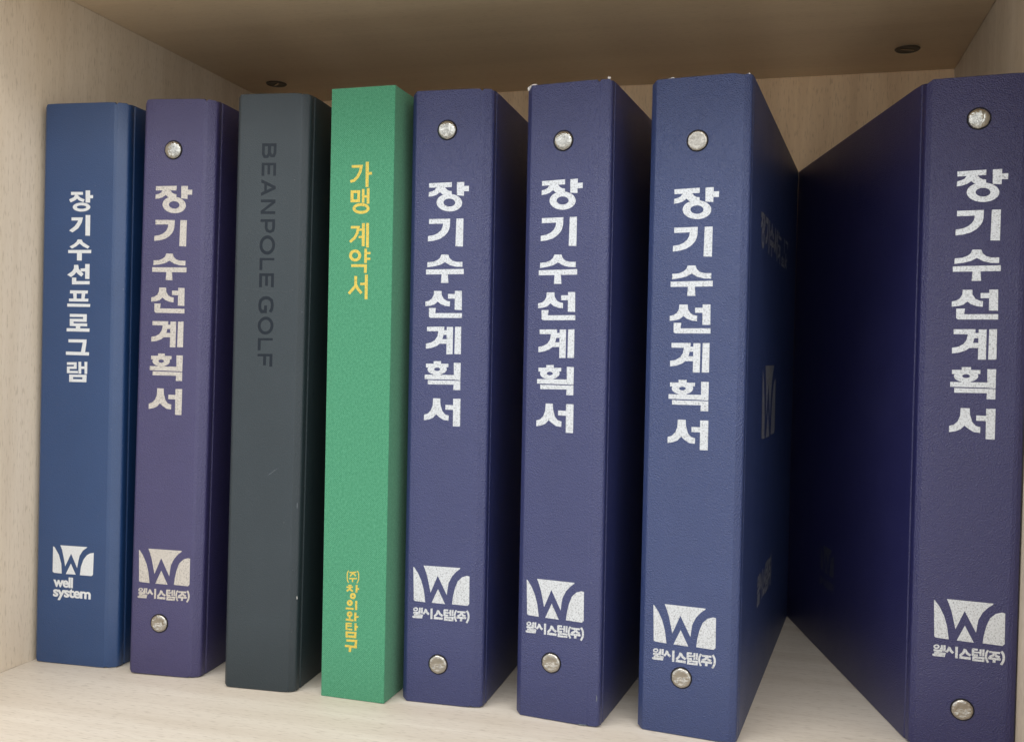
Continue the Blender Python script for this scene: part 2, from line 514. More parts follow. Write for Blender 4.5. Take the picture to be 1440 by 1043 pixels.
# hot-stamped print, outlines in mm on the spine face
TITLE = [['poly',[(12.45,257.43),(24.41,257.74),(24.39,255.3),(12.51,255.19)]],['poly',[(16.58,255.52),(15.45,253.95),(14.11,253.32),(12.44,252.92),(12.34,250.69),(14.36,250.92),(16.48,251.57),(18.3,252.84),(19.56,251.75),(21.12,251.2),(24.44,251.56),(24.4,253.28),(22.98,253.45),(21.81,254.15),(20.63,255.5)]],['ring',[(29.99,247.28),(29.92,246.6),(29.7,245.94),(29.31,245.32),(28.78,244.75),(28.12,244.25),(27.33,243.83),(26.45,243.5),(25.49,243.27),(24.47,243.14),(23.42,243.12),(22.37,243.21),(21.34,243.41),(20.36,243.7),(19.44,244.09),(18.63,244.57),(17.93,245.12),(17.36,245.73),(16.93,246.39),(16.67,247.07),(16.57,247.76),(16.64,248.45),(16.87,249.12),(17.26,249.74),(17.8,250.31),(18.48,250.81),(19.27,251.23),(20.17,251.56),(21.14,251.78),(22.16,251.9),(23.21,251.92),(24.26,251.82),(25.28,251.62),(26.26,251.32),(27.16,250.92),(27.97,250.45),(28.66,249.9),(29.22,249.29),(29.63,248.64),(29.89,247.97)],[(26.37,247.45),(26.34,247.14),(26.24,246.84),(26.06,246.56),(25.82,246.3),(25.51,246.08),(25.15,245.89),(24.75,245.74),(24.31,245.63),(23.84,245.58),(23.36,245.57),(22.88,245.61),(22.41,245.7),(21.96,245.84),(21.55,246.01),(21.18,246.23),(20.86,246.48),(20.6,246.75),(20.41,247.05),(20.29,247.36),(20.24,247.67),(20.27,247.98),(20.38,248.28),(20.55,248.56),(20.8,248.82),(21.11,249.04),(21.47,249.23),(21.88,249.38),(22.32,249.48),(22.79,249.54),(23.27,249.55),(23.75,249.5),(24.22,249.41),(24.66,249.28),(25.08,249.1),(25.45,248.88),(25.76,248.63),(26.02,248.36),(26.21,248.07),(26.33,247.76)]],['poly',[(27.08,257.66),(30.87,257.72),(30.81,250.82),(27.16,251.15)]],['poly',[(30.54,255.69),(33.41,255.71),(33.36,253.03),(30.6,253.14)]],['poly',[(12.77,239.42),(23.89,239.48),(23.79,235.74),(23.37,234.03),(22.71,232.71),(21.03,230.83),(18.56,229.35),(15.48,228.53),(12.37,228.21),(12.39,230.84),(15.22,231.27),(17.33,232.15),(19.04,233.56),(19.96,235.27),(20.23,237.06),(12.83,236.96)]],['poly',[(27.14,239.46),(30.82,239.47),(30.78,225.48),(26.9,225.63)]],['poly',[(19.6,221.55),(23.29,221.49),(23.87,219.84),(25.36,218.48),(27.66,217.81),(30.7,217.85),(30.69,215.3),(27.34,215.41),(24.26,216.2),(21.54,217.76),(19.26,216.45),(15.79,215.6),(12.29,215.17),(12.35,217.68),(15.35,217.88),(17.65,218.77),(18.98,219.91)]],['poly',[(11.66,214.02),(31.43,214.3),(31.5,211.68),(11.72,211.58)]],['poly',[(19.95,211.84),(23.14,211.89),(23.56,207.33),(19.67,207.34)]],['poly',[(16.09,203.23),(20.04,203.23),(20.21,201.08),(21.41,199.17),(22.97,198.33),(24.59,198.03),(24.53,195.5),(22.07,195.79),(19.73,196.66),(18.15,197.93),(16.44,196.45),(14.32,195.83),(11.67,195.58),(11.65,197.86),(13.48,198.29),(15.01,199.34),(15.95,201.08)]],['poly',[(27.06,203.31),(30.67,203.31),(30.83,193.75),(27.1,193.84)]],['poly',[(23.5,201.74),(27.29,201.75),(27.27,199.42),(23.59,199.4)]],['poly',[(13.57,194.62),(17.19,194.65),(16.94,192.07),(30.94,192.19),(31.0,189.79),(14.47,189.69),(13.67,190.26)]],['poly',[(12.75,185.14),(21.86,185.28),(21.77,182.29),(21.02,179.28),(19.98,177.08),(18.1,175.57),(15.38,174.53),(12.35,174.07),(12.29,176.65),(14.76,177.14),(16.94,178.38),(18.26,180.32),(18.75,182.94),(12.8,182.95)]],['poly',[(21.47,183.53),(23.37,183.56),(23.43,181.23),(21.25,181.19)]],['poly',[(20.65,179.0),(23.16,179.05),(23.1,176.77),(19.45,176.69)]],['poly',[(23.17,185.19),(26.43,185.23),(26.43,171.53),(23.18,171.45)]],['poly',[(27.51,185.25),(30.68,185.4),(30.75,171.64),(27.4,171.56)]],['poly',[(16.53,167.84),(20.48,167.95),(20.4,166.48),(16.67,166.37)]],['poly',[(12.53,166.52),(24.38,166.7),(24.31,164.96),(12.57,164.6)]],['ring',[(23.52,163.96),(23.47,163.53),(23.29,163.11),(23.0,162.71),(22.6,162.33),(22.1,161.99),(21.51,161.7),(20.84,161.45),(20.11,161.26),(19.35,161.14),(18.56,161.08),(17.77,161.08),(17.0,161.16),(16.26,161.29),(15.57,161.5),(14.96,161.75),(14.44,162.06),(14.01,162.42),(13.7,162.8),(13.5,163.21),(13.43,163.64),(13.48,164.07),(13.66,164.49),(13.95,164.9),(14.36,165.28),(14.87,165.62),(15.47,165.92),(16.14,166.16),(16.87,166.35),(17.64,166.47),(18.43,166.53),(19.22,166.52),(19.99,166.44),(20.72,166.3),(21.4,166.1),(22.01,165.84),(22.52,165.53),(22.94,165.18),(23.25,164.79),(23.45,164.38)],[(20.08,163.85),(20.07,163.71),(20.01,163.58),(19.92,163.45),(19.79,163.33),(19.63,163.22),(19.45,163.13),(19.23,163.05),(19.01,162.99),(18.76,162.95),(18.52,162.93),(18.27,162.93),(18.02,162.96),(17.79,163.0),(17.58,163.07),(17.38,163.15),(17.22,163.25),(17.09,163.36),(16.99,163.48),(16.92,163.61),(16.9,163.75),(16.92,163.89),(16.97,164.02),(17.07,164.15),(17.19,164.27),(17.35,164.38),(17.54,164.48),(17.75,164.56),(17.98,164.62),(18.22,164.65),(18.47,164.67),(18.72,164.67),(18.97,164.65),(19.2,164.6),(19.41,164.54),(19.6,164.45),(19.77,164.35),(19.9,164.24),(20.0,164.12),(20.06,163.99)]],['poly',[(16.79,161.73),(20.36,161.57),(20.65,160.82),(16.53,160.79)]],['poly',[(11.94,160.96),(27.71,161.12),(27.77,158.74),(11.99,158.77)]],['poly',[(27.18,167.22),(30.8,167.22),(30.74,158.57),(27.39,158.72)]],['poly',[(13.67,158.22),(30.75,158.25),(30.81,153.6),(27.19,153.57),(27.29,156.28),(13.72,156.09)]],['poly',[(16.65,149.15),(20.38,149.15),(20.56,146.32),(21.63,142.83),(23.03,141.26),(25.0,140.71),(24.96,138.1),(22.28,138.39),(20.06,139.75),(18.38,141.14),(16.77,139.31),(14.59,138.37),(12.0,137.85),(11.98,140.71),(13.96,141.35),(15.58,143.08),(16.51,145.59)]],['poly',[(23.19,146.01),(27.54,145.94),(27.48,143.6),(23.19,143.61)]],['poly',[(27.19,149.17),(31.02,149.29),(31.03,135.39),(27.31,135.35)]]]
EMBLEM = [['poly',[(7.05,60.43),(7.53,60.22),(9.61,57.33),(11.54,53.4),(12.86,48.88),(13.74,42.86),(8.26,43.09),(7.61,43.52)]],['poly',[(12.51,61.42),(31.87,61.48),(31.68,60.95),(29.78,59.45),(27.54,56.87),(25.83,53.33),(25.39,50.44),(25.05,47.31),(20.07,56.76),(16.44,47.92),(15.8,50.8),(14.63,55.85),(13.5,59.09)]],['poly',[(20.34,50.07),(24.19,42.71),(17.13,42.83)]],['poly',[(27.88,42.89),(28.3,46.69),(29.22,50.92),(30.66,54.68),(32.9,56.9),(35.41,57.81),(36.73,57.56),(36.86,43.71),(36.03,42.73)]]]
COMPANY = [['ring',[(9.99,39.03),(9.98,38.87),(9.93,38.7),(9.86,38.54),(9.75,38.39),(9.62,38.25),(9.47,38.12),(9.29,38.01),(9.1,37.92),(8.9,37.86),(8.7,37.82),(8.49,37.8),(8.29,37.81),(8.1,37.85),(7.92,37.91),(7.76,38.0),(7.62,38.11),(7.51,38.23),(7.43,38.37),(7.38,38.52),(7.36,38.68),(7.37,38.85),(7.41,39.02),(7.49,39.18),(7.59,39.33),(7.72,39.47),(7.88,39.6),(8.05,39.71),(8.24,39.8),(8.44,39.86),(8.65,39.9),(8.86,39.91),(9.06,39.9),(9.25,39.86),(9.43,39.8),(9.59,39.72),(9.72,39.61),(9.84,39.49),(9.92,39.35),(9.97,39.19)],[(9.25,38.94),(9.25,38.88),(9.23,38.82),(9.19,38.76),(9.15,38.71),(9.09,38.66),(9.02,38.61),(8.94,38.57),(8.86,38.54),(8.77,38.51),(8.68,38.49),(8.59,38.49),(8.5,38.49),(8.42,38.5),(8.34,38.52),(8.27,38.55),(8.21,38.58),(8.16,38.63),(8.13,38.67),(8.1,38.73),(8.09,38.78),(8.1,38.84),(8.12,38.9),(8.15,38.96),(8.2,39.01),(8.26,39.06),(8.33,39.11),(8.4,39.15),(8.49,39.18),(8.57,39.21),(8.67,39.22),(8.76,39.23),(8.84,39.23),(8.93,39.22),(9.01,39.2),(9.08,39.17),(9.14,39.14),(9.19,39.09),(9.22,39.04),(9.24,38.99)]],['strip',[(7.4,36.66),(11.2,36.75)],[(7.49,37.6),(11.29,37.69)]],['strip',[(8.64,37.18),(8.56,35.97)],[(9.74,37.23),(9.66,36.02)]],['strip',[(10.04,37.71),(11.2,37.76)],[(10.09,38.5),(11.25,38.55)]],['strip',[(10.52,39.85),(10.49,37.03)],[(11.42,39.93),(11.38,37.12)]],['strip',[(11.6,39.89),(11.57,37.02)],[(12.55,39.98),(12.51,37.11)]],['strip',[(7.76,35.63),(11.71,35.75),(11.78,35.99),(7.83,35.88),(7.41,34.38),(12.32,34.53)],[(7.82,36.42),(12.72,36.56),(12.37,35.23),(8.41,35.11),(8.44,35.2),(12.38,35.31)]],['strip',[(7.04,35.4),(7.06,34.57)],[(7.93,35.52),(7.95,34.69)]],['strip',[(13.63,39.56),(13.27,38.26),(12.42,37.08)],[(14.63,39.39),(14.22,37.89),(13.24,36.53)]],['strip',[(13.57,38.87),(14.37,37.35),(15.39,36.39)],[(14.5,39.43),(15.24,38.04),(16.14,37.18)]],['strip',[(16.61,39.87),(16.63,34.53)],[(17.7,39.99),(17.72,34.65)]],['strip',[(20.14,39.48),(19.55,37.71),(18.22,36.27)],[(21.16,39.24),(20.49,37.22),(18.98,35.58)]],['strip',[(20.18,38.68),(21.16,37.05),(22.73,36.1)],[(21.13,39.31),(21.99,37.88),(23.36,37.06)]],['strip',[(18.33,34.68),(23.11,34.61)],[(18.49,35.88),(23.26,35.8)]],['strip',[(23.7,39.15),(25.92,39.19)],[(23.79,40.08),(26.0,40.12)]],['strip',[(23.89,37.96),(25.95,37.98)],[(23.97,38.74),(26.03,38.76)]],['strip',[(23.76,36.58),(25.98,36.62)],[(23.85,37.51),(26.06,37.55)]],['strip',[(23.48,39.79),(23.51,36.7)],[(24.51,39.91),(24.53,36.82)]],['strip',[(25.95,38.11),(27.08,38.11)],[(26.03,38.83),(27.16,38.83)]],['strip',[(26.67,40.02),(26.64,36.88)],[(27.59,40.11),(27.56,36.97)]],['strip',[(27.85,40.07),(27.82,36.88)],[(28.77,40.17),(28.74,36.98)]],['ring',[(24.73,35.57),(27.92,35.65),(27.9,35.33),(24.71,35.26)],[(23.86,36.48),(28.89,36.6),(28.76,34.43),(23.73,34.3)]],['strip',[(29.86,40.22),(29.79,40.09),(29.67,39.91),(29.53,39.67),(29.37,39.38),(29.23,39.06),(29.12,38.71),(29.06,38.36),(29.0,37.98),(28.97,37.58),(28.95,37.17),(28.97,36.76),(29.02,36.34),(29.12,35.92),(29.27,35.48),(29.45,35.07),(29.62,34.69),(29.77,34.38),(29.86,34.15)],[(30.64,39.82),(30.55,39.67),(30.43,39.48),(30.31,39.27),(30.19,39.04),(30.09,38.82),(30.01,38.58),(29.96,38.3),(29.91,37.97),(29.88,37.63),(29.87,37.27),(29.88,36.93),(29.92,36.61),(30.0,36.28),(30.13,35.9),(30.29,35.52),(30.46,35.15),(30.61,34.84),(30.71,34.61)]],['strip',[(30.58,38.84),(35.05,38.88)],[(30.67,39.76),(35.14,39.8)]],['strip',[(32.46,39.37),(31.97,38.25),(30.54,37.51)],[(33.38,39.03),(32.72,37.53),(30.92,36.6)]],['strip',[(32.46,38.93),(33.25,37.3),(34.88,36.94)],[(33.38,39.46),(33.98,38.21),(35.2,37.94)]],['strip',[(30.23,35.97),(35.36,35.96)],[(30.34,37.0),(35.48,36.98)]],['strip',[(32.23,36.39),(32.12,34.64)],[(33.44,36.45),(33.33,34.7)]],['strip',[(35.2,39.92),(35.31,39.74),(35.47,39.5),(35.65,39.24),(35.82,38.96),(35.95,38.67),(36.04,38.39),(36.1,38.07),(36.13,37.7),(36.15,37.3),(36.14,36.9),(36.1,36.51),(36.05,36.17),(35.96,35.85),(35.82,35.5),(35.64,35.15),(35.46,34.81),(35.3,34.52),(35.19,34.29)],[(36.07,40.54),(36.17,40.37),(36.32,40.15),(36.52,39.86),(36.71,39.52),(36.89,39.14),(37.02,38.74),(37.1,38.32),(37.14,37.88),(37.15,37.42),(37.14,36.95),(37.1,36.5),(37.03,36.05),(36.91,35.61),(36.73,35.17),(36.53,34.76),(36.34,34.4),(36.18,34.11),(36.07,33.9)]]]
TITLE_B1 = [['poly',[(17.87,261.56),(25.27,261.5),(25.3,259.93),(17.91,259.88)]],['strip',[(20.77,260.45),(19.56,258.61),(16.8,257.49)],[(22.62,259.47),(21.08,257.13),(17.73,255.77)]],['strip',[(20.95,258.47),(22.77,256.94),(25.66,255.81)],[(22.24,259.67),(23.8,258.35),(26.38,257.34)]],['ring',[(29.98,253.16),(29.93,252.77),(29.74,252.4),(29.42,252.04),(28.98,251.72),(28.44,251.43),(27.8,251.18),(27.07,250.98),(26.29,250.83),(25.47,250.75),(24.62,250.72),(23.77,250.75),(22.93,250.85),(22.14,251.0),(21.41,251.2),(20.75,251.46),(20.19,251.75),(19.74,252.09),(19.4,252.45),(19.19,252.82),(19.12,253.21),(19.18,253.59),(19.37,253.97),(19.69,254.33),(20.13,254.65),(20.68,254.94),(21.32,255.19),(22.05,255.39),(22.83,255.53),(23.66,255.62),(24.51,255.65),(25.36,255.61),(26.19,255.52),(26.98,255.36),(27.71,255.16),(28.36,254.9),(28.92,254.61),(29.37,254.28),(29.7,253.92),(29.91,253.54)],[(27.51,253.17),(27.48,253.02),(27.37,252.88),(27.2,252.74),(26.96,252.62),(26.66,252.51),(26.31,252.41),(25.92,252.34),(25.49,252.28),(25.04,252.25),(24.58,252.24),(24.12,252.25),(23.67,252.29),(23.24,252.35),(22.84,252.43),(22.49,252.53),(22.18,252.64),(21.94,252.77),(21.76,252.9),(21.65,253.05),(21.61,253.2),(21.64,253.34),(21.75,253.49),(21.92,253.62),(22.16,253.75),(22.46,253.86),(22.81,253.95),(23.2,254.03),(23.63,254.08),(24.08,254.12),(24.54,254.13),(25.0,254.11),(25.46,254.08),(25.88,254.02),(26.28,253.94),(26.63,253.84),(26.94,253.73),(27.18,253.6),(27.36,253.46),(27.47,253.32)]],['poly',[(26.9,262.33),(29.67,262.31),(29.81,255.62),(27.05,255.63)]],['poly',[(29.43,259.69),(31.6,259.68),(31.52,257.96),(29.47,257.97)]],['poly',[(18.47,247.54),(25.57,247.52),(24.87,244.64),(22.75,241.5),(19.24,239.29),(17.14,240.34),(20.36,242.55),(22.09,244.65),(22.65,245.85),(18.51,245.86)]],['poly',[(27.19,248.83),(30.08,248.82),(30.09,237.47),(27.26,237.57)]],['poly',[(22.58,235.46),(25.07,235.36),(25.87,233.9),(30.05,231.55),(28.89,230.34),(25.92,231.64),(23.82,233.21),(21.78,231.63),(19.14,230.36),(17.63,231.51),(20.27,232.83),(21.9,234.15)]],['poly',[(16.78,229.56),(31.14,229.72),(31.01,227.89),(16.82,227.93)]],['poly',[(22.33,228.11),(25.29,228.13),(25.38,223.83),(22.36,223.91)]],['poly',[(20.64,221.43),(23.19,221.45),(23.65,219.19),(26.66,216.44),(25.28,215.01),(23.3,216.3),(22.09,217.45),(20.93,216.02),(18.89,214.68),(16.48,215.98),(19.41,217.85),(20.56,219.43)]],['poly',[(24.71,219.47),(27.95,219.6),(27.99,217.92),(24.74,217.79)]],['poly',[(27.49,221.95),(30.26,221.97),(30.26,213.75),(27.66,213.83)]],['poly',[(19.49,214.43),(22.15,214.45),(22.2,212.51),(30.46,212.6),(30.5,210.82),(19.57,210.69)]],['poly',[(18.41,207.39),(29.51,207.41),(29.42,205.73),(18.45,205.69)]],['poly',[(20.35,205.89),(22.58,205.92),(22.65,202.65),(20.74,202.62)]],['poly',[(25.75,205.96),(27.96,205.99),(27.53,202.72),(25.5,202.69)]],['poly',[(17.87,202.86),(29.92,202.92),(29.83,201.35),(17.91,201.28)]],['poly',[(16.85,200.08),(31.12,200.02),(31.03,198.44),(16.88,198.39)]],['poly',[(18.56,194.4),(29.16,194.42),(29.13,192.84),(18.6,192.77)]],['poly',[(26.85,193.14),(29.19,193.18),(29.12,190.37),(26.91,190.33)]],['poly',[(18.62,191.75),(29.09,191.83),(29.13,190.2),(18.66,190.17)]],['poly',[(18.65,190.45),(21.0,190.5),(21.06,187.84),(18.71,187.8)]],['poly',[(18.68,189.21),(29.46,189.36),(29.5,187.73),(18.71,187.74)]],['poly',[(22.46,187.99),(25.19,188.04),(25.23,186.12),(22.5,186.18)]],['poly',[(16.76,186.51),(31.04,186.58),(30.95,184.78),(16.8,184.76)]],['poly',[(18.04,180.38),(29.34,180.52),(29.19,178.83),(18.08,178.68)]],['poly',[(26.97,179.06),(29.31,179.12),(28.48,173.46),(25.95,173.4)]],['poly',[(16.59,173.61),(31.01,173.53),(30.92,171.72),(16.63,171.8)]],['poly',[(17.36,167.69),(23.4,167.86),(23.43,166.45),(17.39,166.28)]],['poly',[(21.71,166.79),(23.43,166.84),(23.48,164.42),(21.76,164.37)]],['poly',[(17.41,165.37),(23.45,165.54),(23.48,164.19),(17.44,164.01)]],['poly',[(17.43,164.41),(19.15,164.46),(19.2,161.92),(17.48,161.86)]],['poly',[(17.46,163.0),(24.33,163.09),(24.36,161.79),(17.49,161.7)]],['poly',[(24.54,168.12),(26.25,168.16),(26.4,161.57),(24.69,161.51)]],['poly',[(28.28,168.22),(30.05,168.27),(30.07,161.56),(28.43,161.51)]],['poly',[(26.06,165.62),(28.59,165.69),(28.62,164.34),(26.09,164.26)]],['ring',[(18.91,160.95),(29.76,161.1),(29.67,156.99),(18.99,156.93)],[(21.36,159.61),(27.2,159.67),(27.1,158.54),(21.38,158.48)]]]
EMBLEM_B1 = [['poly',[(10.87,65.16),(11.76,64.92),(14.6,60.72),(16.21,55.97),(16.6,50.4),(11.94,50.49),(10.89,51.02)]],['poly',[(15.38,66.07),(32.26,66.15),(31.79,65.64),(29.53,64.04),(27.56,61.0),(26.81,57.92),(26.15,54.05),(22.23,61.85),(18.7,54.5),(17.72,59.11),(16.59,63.6)]],['poly',[(22.21,56.39),(25.34,50.42),(19.14,50.34)]],['poly',[(27.99,50.31),(28.5,55.01),(29.97,59.04),(31.95,61.6),(33.95,62.76),(36.31,63.22),(36.03,51.01),(35.1,50.33)]]]
GOLD_TITLE = [['strip',[(12.11,270.55),(16.51,270.52),(16.09,268.62),(14.71,266.21),(13.07,264.75),(11.22,264.33)],[(12.03,271.92),(18.35,271.87),(17.52,268.1),(15.94,265.34),(13.89,263.5),(11.66,263.0)]],['poly',[(19.8,273.31),(21.56,273.3),(21.55,260.56),(19.92,260.67)]],['strip',[(21.3,266.73),(23.37,266.78)],[(21.18,268.09),(23.24,268.14)]],['ring',[(11.7,259.2),(16.99,259.11),(17.01,253.06),(11.75,253.13)],[(13.34,257.76),(15.42,257.7),(15.49,254.5),(13.4,254.55)]],['poly',[(17.97,259.64),(19.4,259.6),(19.47,252.72),(18.04,252.76)]],['poly',[(20.68,260.03),(22.17,260.05),(22.2,252.13),(20.7,252.22)]],['strip',[(19.07,255.43),(21.11,255.25)],[(19.13,256.54),(21.17,256.36)]],['ring',[(22.38,249.77),(22.33,249.34),(22.17,248.93),(21.89,248.54),(21.52,248.19),(21.05,247.87),(20.49,247.61),(19.87,247.4),(19.2,247.25),(18.48,247.17),(17.75,247.15),(17.01,247.2),(16.29,247.31),(15.6,247.49),(14.97,247.73),(14.4,248.02),(13.91,248.36),(13.52,248.74),(13.23,249.14),(13.05,249.56),(12.98,249.99),(13.03,250.42),(13.19,250.83),(13.47,251.22),(13.85,251.58),(14.32,251.89),(14.88,252.16),(15.51,252.37),(16.19,252.51),(16.9,252.6),(17.64,252.61),(18.37,252.56),(19.09,252.44),(19.77,252.26),(20.4,252.02),(20.97,251.73),(21.45,251.39),(21.84,251.02),(22.13,250.62),(22.31,250.2)],[(20.82,249.81),(20.78,249.61),(20.67,249.43),(20.49,249.25),(20.24,249.09),(19.92,248.95),(19.55,248.83),(19.14,248.74),(18.68,248.68),(18.21,248.64),(17.72,248.64),(17.23,248.66),(16.75,248.72),(16.29,248.81),(15.87,248.92),(15.49,249.05),(15.17,249.21),(14.91,249.38),(14.71,249.57),(14.6,249.76),(14.55,249.95),(14.59,250.15),(14.7,250.33),(14.88,250.51),(15.14,250.67),(15.46,250.81),(15.83,250.93),(16.25,251.02),(16.7,251.08),(17.18,251.12),(17.67,251.12),(18.16,251.09),(18.64,251.04),(19.09,250.95),(19.51,250.84),(19.89,250.7),(20.21,250.55),(20.47,250.38),(20.66,250.19),(20.78,250.0)]],['strip',[(12.2,239.82),(15.51,239.76),(15.11,237.75),(13.76,235.47),(11.38,233.51)],[(12.17,241.14),(17.26,241.05),(16.5,237.27),(14.94,234.62),(12.38,232.51)]],['strip',[(16.27,238.56),(18.63,238.65)],[(16.18,239.68),(18.54,239.76)]],['strip',[(16.63,234.87),(18.68,234.84)],[(16.61,235.99),(18.65,235.96)]],['poly',[(18.34,242.44),(19.97,242.41),(20.03,230.79),(18.44,230.81)]],['poly',[(20.65,242.48),(22.23,242.44),(22.39,230.14),(20.81,230.16)]],['ring',[(18.22,226.09),(18.19,225.62),(18.07,225.15),(17.88,224.72),(17.61,224.32),(17.28,223.96),(16.88,223.65),(16.44,223.41),(15.95,223.23),(15.44,223.12),(14.91,223.09),(14.38,223.13),(13.87,223.25),(13.37,223.43),(12.92,223.69),(12.51,224.0),(12.15,224.36),(11.87,224.77),(11.66,225.21),(11.52,225.68),(11.47,226.15),(11.5,226.63),(11.62,227.09),(11.81,227.53),(12.08,227.93),(12.42,228.29),(12.82,228.59),(13.26,228.84),(13.75,229.01),(14.26,229.12),(14.79,229.15),(15.32,229.11),(15.83,228.99),(16.33,228.8),(16.78,228.55),(17.19,228.24),(17.54,227.87),(17.82,227.46),(18.03,227.02),(18.17,226.56)],[(16.58,226.1),(16.57,225.86),(16.51,225.62),(16.41,225.39),(16.27,225.18),(16.1,224.99),(15.89,224.84),(15.67,224.71),(15.42,224.62),(15.15,224.56),(14.88,224.54),(14.61,224.57),(14.35,224.63),(14.09,224.72),(13.86,224.85),(13.65,225.02),(13.47,225.21),(13.32,225.42),(13.21,225.65),(13.14,225.89),(13.12,226.14),(13.13,226.38),(13.19,226.62),(13.29,226.85),(13.43,227.06),(13.6,227.25),(13.81,227.41),(14.04,227.53),(14.29,227.63),(14.55,227.68),(14.82,227.7),(15.09,227.68),(15.36,227.62),(15.61,227.52),(15.84,227.39),(16.05,227.22),(16.23,227.03),(16.38,226.82),(16.49,226.59),(16.56,226.35)]],['poly',[(19.96,229.5),(21.41,229.49),(21.47,222.25),(19.97,222.35)]],['strip',[(21.11,226.74),(23.36,226.72)],[(21.08,227.86),(23.34,227.83)]],['strip',[(21.16,223.85),(23.33,223.83)],[(21.14,224.96),(23.31,224.94)]],['strip',[(12.82,220.34),(20.0,220.3),(19.92,217.29)],[(12.79,221.72),(21.54,221.65),(21.41,217.22)]],['strip',[(14.65,215.76),(14.66,211.03),(11.13,207.27)],[(16.2,215.73),(16.21,210.49),(12.32,206.34)]],['strip',[(14.92,210.85),(16.05,208.92),(18.2,206.58)],[(16.29,211.49),(17.34,209.69),(19.37,207.47)]],['strip',[(18.05,211.05),(21.0,211.17)],[(17.97,212.29),(20.91,212.41)]],['poly',[(20.5,216.43),(22.13,216.42),(22.16,203.97),(20.57,203.96)]]]
